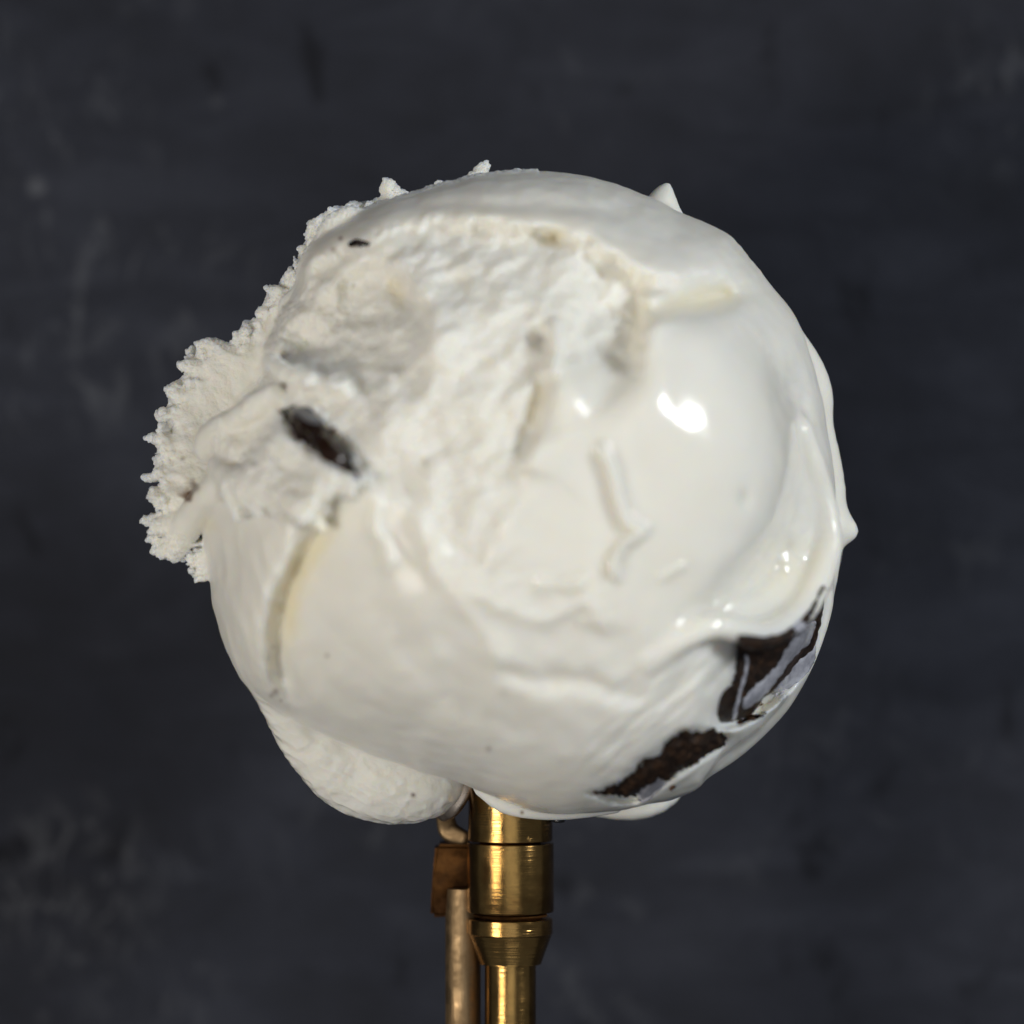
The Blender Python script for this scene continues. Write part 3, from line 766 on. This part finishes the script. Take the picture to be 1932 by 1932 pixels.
c3 = piece('cookie_or_hollow', [(1118, 1496), (1160, 1484), (1186, 1466), (1214, 1438), (1244, 1424), (1258, 1400), (1290, 1384), (1340, 1380), (1366, 1390), (1362, 1408), (1336, 1418), (1310, 1440), (1282, 1452), (1262, 1470), (1232, 1474), (1212, 1486), (1188, 1500), (1160, 1498)], 9, M_COOKIE, ice, lift=2, jag=7, grain=2.6, maxjump=40)
c3['label'] = 'long crumbly cookie piece along the lower right edge'
piece('milk_or_sheen', [(1206, 1496), (1222, 1470), (1246, 1458), (1252, 1470), (1232, 1492), (1214, 1506)], 3, M_MILK, ice, lift=6, jag=1.5, grain=0.5)
piece('cookie_or_hollow', [(1424, 1352), (1436, 1340), (1452, 1330), (1462, 1332), (1455, 1345), (1441, 1354)], 4, M_COOKIE, ice, jag=2, step=2.0, maxjump=40)
for poly in ([(1430, 1330), (1440, 1320), (1452, 1311), (1459, 1317), (1450, 1326), (1440, 1332)], [(1402, 1352), (1412, 1344), (1420, 1350), (1412, 1360)], [(1424, 1346), (1432, 1338), (1436, 1344), (1430, 1350)], [(1262, 1484), (1270, 1480), (1274, 1486), (1266, 1492)]):
    piece('cookie_crumb', poly, 4, M_CRUMB, ice, jag=4, step=2.0, slope=0.9, maxjump=40)

# ------------------------------------------------------------------ the brass scoop
tool = bpy.data.objects.new('ice_cream_scoop', None)
tool.location = W((CX, CY, -575)); col.objects.link(tool)
tool['label'] = 'brass ice cream scoop with turned collar, shaft and side rod, held above dark slate'
tool['category'] = 'ice cream scoop'
bpy.context.view_layer.update()
AX, AZ = 963.0, -125.0
TILT = math.radians(1.0)
def tool_pt(x, y, z, pivot=1490):
    """the tool's own frame: y along the handle; everything behind the neck slopes gently down"""
    dy = y - pivot
    if dy <= 0: return (x, y, z)
    c, s = math.cos(TILT), math.sin(TILT)
    zz = z - AZ
    return (x, pivot + dy * c + zz * s * 0.0, AZ - dy * s + zz * c)
def lathe(name, prof, mat, parent, cx=AX, cz=AZ, n=72, dents=0.0, cap=True):
    vs_, fs = [], []
    for y, r in prof:
        for i in range(n):
            a = 2 * math.pi * i / n
            x = cx + r * math.cos(a); z = cz + r * math.sin(a)
            vs_.append(W(tool_pt(x, y, z)))
    for j in range(len(prof) - 1):
        for i in range(n):
            fs.append((j * n + i, j * n + (i + 1) % n, (j + 1) * n + (i + 1) % n, (j + 1) * n + i))
    if cap:
        fs.append(tuple(range(n))[::-1]); fs.append(tuple((len(prof) - 1) * n + i for i in range(n)))
    o = link_mesh(name, vs_, fs, mat)
    fix(o); keep(o, parent)
    return o
def fix(o, angle_=35):
    import bmesh
    bm = bmesh.new(); bm.from_mesh(o.data)
    bmesh.ops.recalc_face_normals(bm, faces=bm.faces)
    bm.to_mesh(o.data); bm.free()
    o.data.set_sharp_from_angle(angle=math.radians(angle_))
lathe('neck', [(1440, 80), (1593.5, 81), (1594.8, 80), (1595, 40)], M_BRASS, tool)
lathe('collar', [(1598.6, 40), (1598.8, 81.5), (1600, 83), (1603, 83.3), (1729, 83.5), (1731, 82.5), (1731.8, 40)], M_BRASS, tool)
lathe('groove_ring', [(1590, 58), (1735, 58), (1736, 70), (1738, 71), (1740, 70), (1741, 58), (1746, 58)], M_BRASS_SHADED, tool)  # its dark colour carries the shade of the gaps
cone = [(1744, 40), (1744.2, 79), (1746, 80.8), (1773, 81), (1774.5, 79.5)]
for i in range(18):
    t = i / 17; y = 1776 + t * 55
    cone += [(y, 79 - t * 20 + (0.55 if i % 2 else -0.55))]
cone += [(1832, 57), (1833, 40)]
lathe('tapered_ferrule', cone, M_BRASS_TURNED, tool)
lathe('handle_shaft', [(1800, 49), (2900, 50), (2905, 40)], M_BRASS, tool)
lathe('handle_grip', [(2890, 54), (2900, 80), (2960, 104), (3500, 138), (4300, 124), (5000, 136), (5080, 110), (5100, 40)], M_BRASS_TURNED, tool)
lathe('side_rod', [(1690, 30), (1742, 34), (3000, 34), (3004, 28)], M_BRASS_ROD, tool, cx=872, cz=AZ - 34, n=48)
def plate(name, pts, z_lo, z_hi, mat, parent, bev=5):
    import bmesh
    bm = bmesh.new()
    a = [bm.verts.new(W(tool_pt(x, y, z_lo))) for x, y in pts]; b = [bm.verts.new(W(tool_pt(x, y, z_hi))) for x, y in pts]
    bm.faces.new(a); bm.faces.new(b[::-1])
    for i in range(len(pts)):
        k2 = (i + 1) % len(pts); bm.faces.new((a[i], b[i], b[k2], a[k2]))
    bmesh.ops.bevel(bm, geom=bm.edges[:], offset=bev * S, segments=3, affect='EDGES', clamp_overlap=True)
    bmesh.ops.recalc_face_normals(bm, faces=bm.faces)
    mesh = bpy.data.meshes.new(name); bm.to_mesh(mesh); bm.free()
    mesh.polygons.foreach_set('use_smooth', np.ones(len(mesh.polygons), bool))
    mesh.set_sharp_from_angle(angle=math.radians(30))
    mesh.materials.append(mat)
    o = bpy.data.objects.new(name, mesh); col.objects.link(o); keep(o, parent); return o
plate('rod_bracket', [(818, 1606), (900, 1606), (900, 1742), (808, 1748), (812, 1680)], AZ - 150, AZ - 50, M_BRASS_SHADED, tool, 8)  # shade beside the collar is put into its colour
def sweep(name, path, mat, parent, flat=0.6, n=20, m=6):
    """a rounded, flattened bar along a path of (x, y, z, half width)"""
    P = spline(path, m); vs_, fs = [], []
    T = np.gradient(P[:, :3], axis=0); T /= np.linalg.norm(T, axis=1)[:, None]
    rows = []
    for a in (-1.0, -0.92, -0.7, -0.38): rows.append((0, a))
    rows += [(i2, 0) for i2 in range(len(P))]
    for a in (0.38, 0.7, 0.92, 1.0): rows.append((len(P) - 1, a))
    for i2, a in rows:
        c = P[i2, :3] + T[i2] * a * P[i2, 3]; w = P[i2, 3] * math.sqrt(max(0.0004, 1 - a * a))
        sx = np.cross(T[i2], (0, 0, 1.0)); sx /= np.linalg.norm(sx); sz = np.cross(sx, T[i2])
        for q in range(n):
            b = 2 * math.pi * q / n
            cb, sb = math.cos(b), math.sin(b)
            cb = math.copysign(abs(cb) ** 0.6, cb); sb = math.copysign(abs(sb) ** 0.6, sb)
            vs_.append(W(tool_pt(*(c + sx * w * cb + sz * w * flat * sb))))
    for j2 in range(len(rows) - 1):
        for q in range(n): fs.append((j2 * n + q, j2 * n + (q + 1) % n, (j2 + 1) * n + (q + 1) % n, (j2 + 1) * n + q))
    fs.append(tuple(range(n))); fs.append(tuple((len(rows) - 1) * n + q for q in range(n)))
    o = link_mesh(name, vs_, fs, mat); fix(o, 60); keep(o, parent); return o
sweep('scraper_gear', [(888, 1470, AZ + 10, 16), (866, 1505, AZ + 12, 20), (848, 1530, AZ + 6, 21), (836, 1542, AZ - 4, 17)], M_STEEL, tool, 0.7)
sweep('lever_arm', [(838, 1560, AZ - 70, 18), (846, 1582, AZ - 62, 20), (870, 1592, AZ - 50, 15)], M_BRASS_ROD, tool, 0.8)
lathe('hinge_pin', [(1528, 9), (1531, 13), (1556, 13), (1559, 9)], M_BLACK, tool, cx=1055, cz=AZ + 20, n=24)
# bowl under the ice cream
nb, na = 40, 96
vs_, fs = [], []
prof = []
for i in range(nb): 
    a = math.radians(-14 - 75.5 * i / (nb - 1)); prof.append((574 * math.cos(a), 574 * math.sin(a)))
prof_in = [(560 * math.cos(math.atan2(z, r)), 560 * math.sin(math.atan2(z, r))) for r, z in prof][::-1]
for r, z in prof + prof_in:
    for i in range(na):
        a = 2 * math.pi * i / na; vs_.append(W((CX + r * math.cos(a), CY + r * math.sin(a), z)))
npf = 2 * nb
for j in range(npf):
    if j == nb - 1: continue
    j2 = (j + 1) % npf
    for i in range(na): fs.append((j * na + i, j * na + (i + 1) % na, j2 * na + (i + 1) % na, j2 * na + i))
fs.append(tuple((nb - 1) * na + i for i in range(na))); fs.append(tuple(nb * na + i for i in range(na)))
bowl = link_mesh('bowl', vs_, fs, M_BRASS); fix(bowl); keep(bowl, tool)

# ------------------------------------------------------------------ slate table top
n = 160
g = np.linspace(-0.6, 0.6, n)
gxx, gyy = np.meshgrid(g, g)
hz = 0.0009 * perlin(gxx / 0.05, gyy / 0.035, gxx * 0 + 0.7) + 0.0005 * perlin(gxx / 0.02, gyy / 0.02, gxx * 0 + 3.7)
hz = hz - 0.0016
Vt = np.stack([gxx.ravel(), gyy.ravel(), hz.ravel()], 1)
ids = np.arange(n * n).reshape(n, n)
Qt = np.stack([ids[:-1, :-1].ravel(), ids[:-1, 1:].ravel(), ids[1:, 1:].ravel(), ids[1:, :-1].ravel()], 1)
tm = np_mesh('slate_table_top', Vt, Qt); tm.materials.append(M_SLATE)
tab = bpy.data.objects.new('slate_table_top', tm); col.objects.link(tab)
tab['kind'] = 'structure'
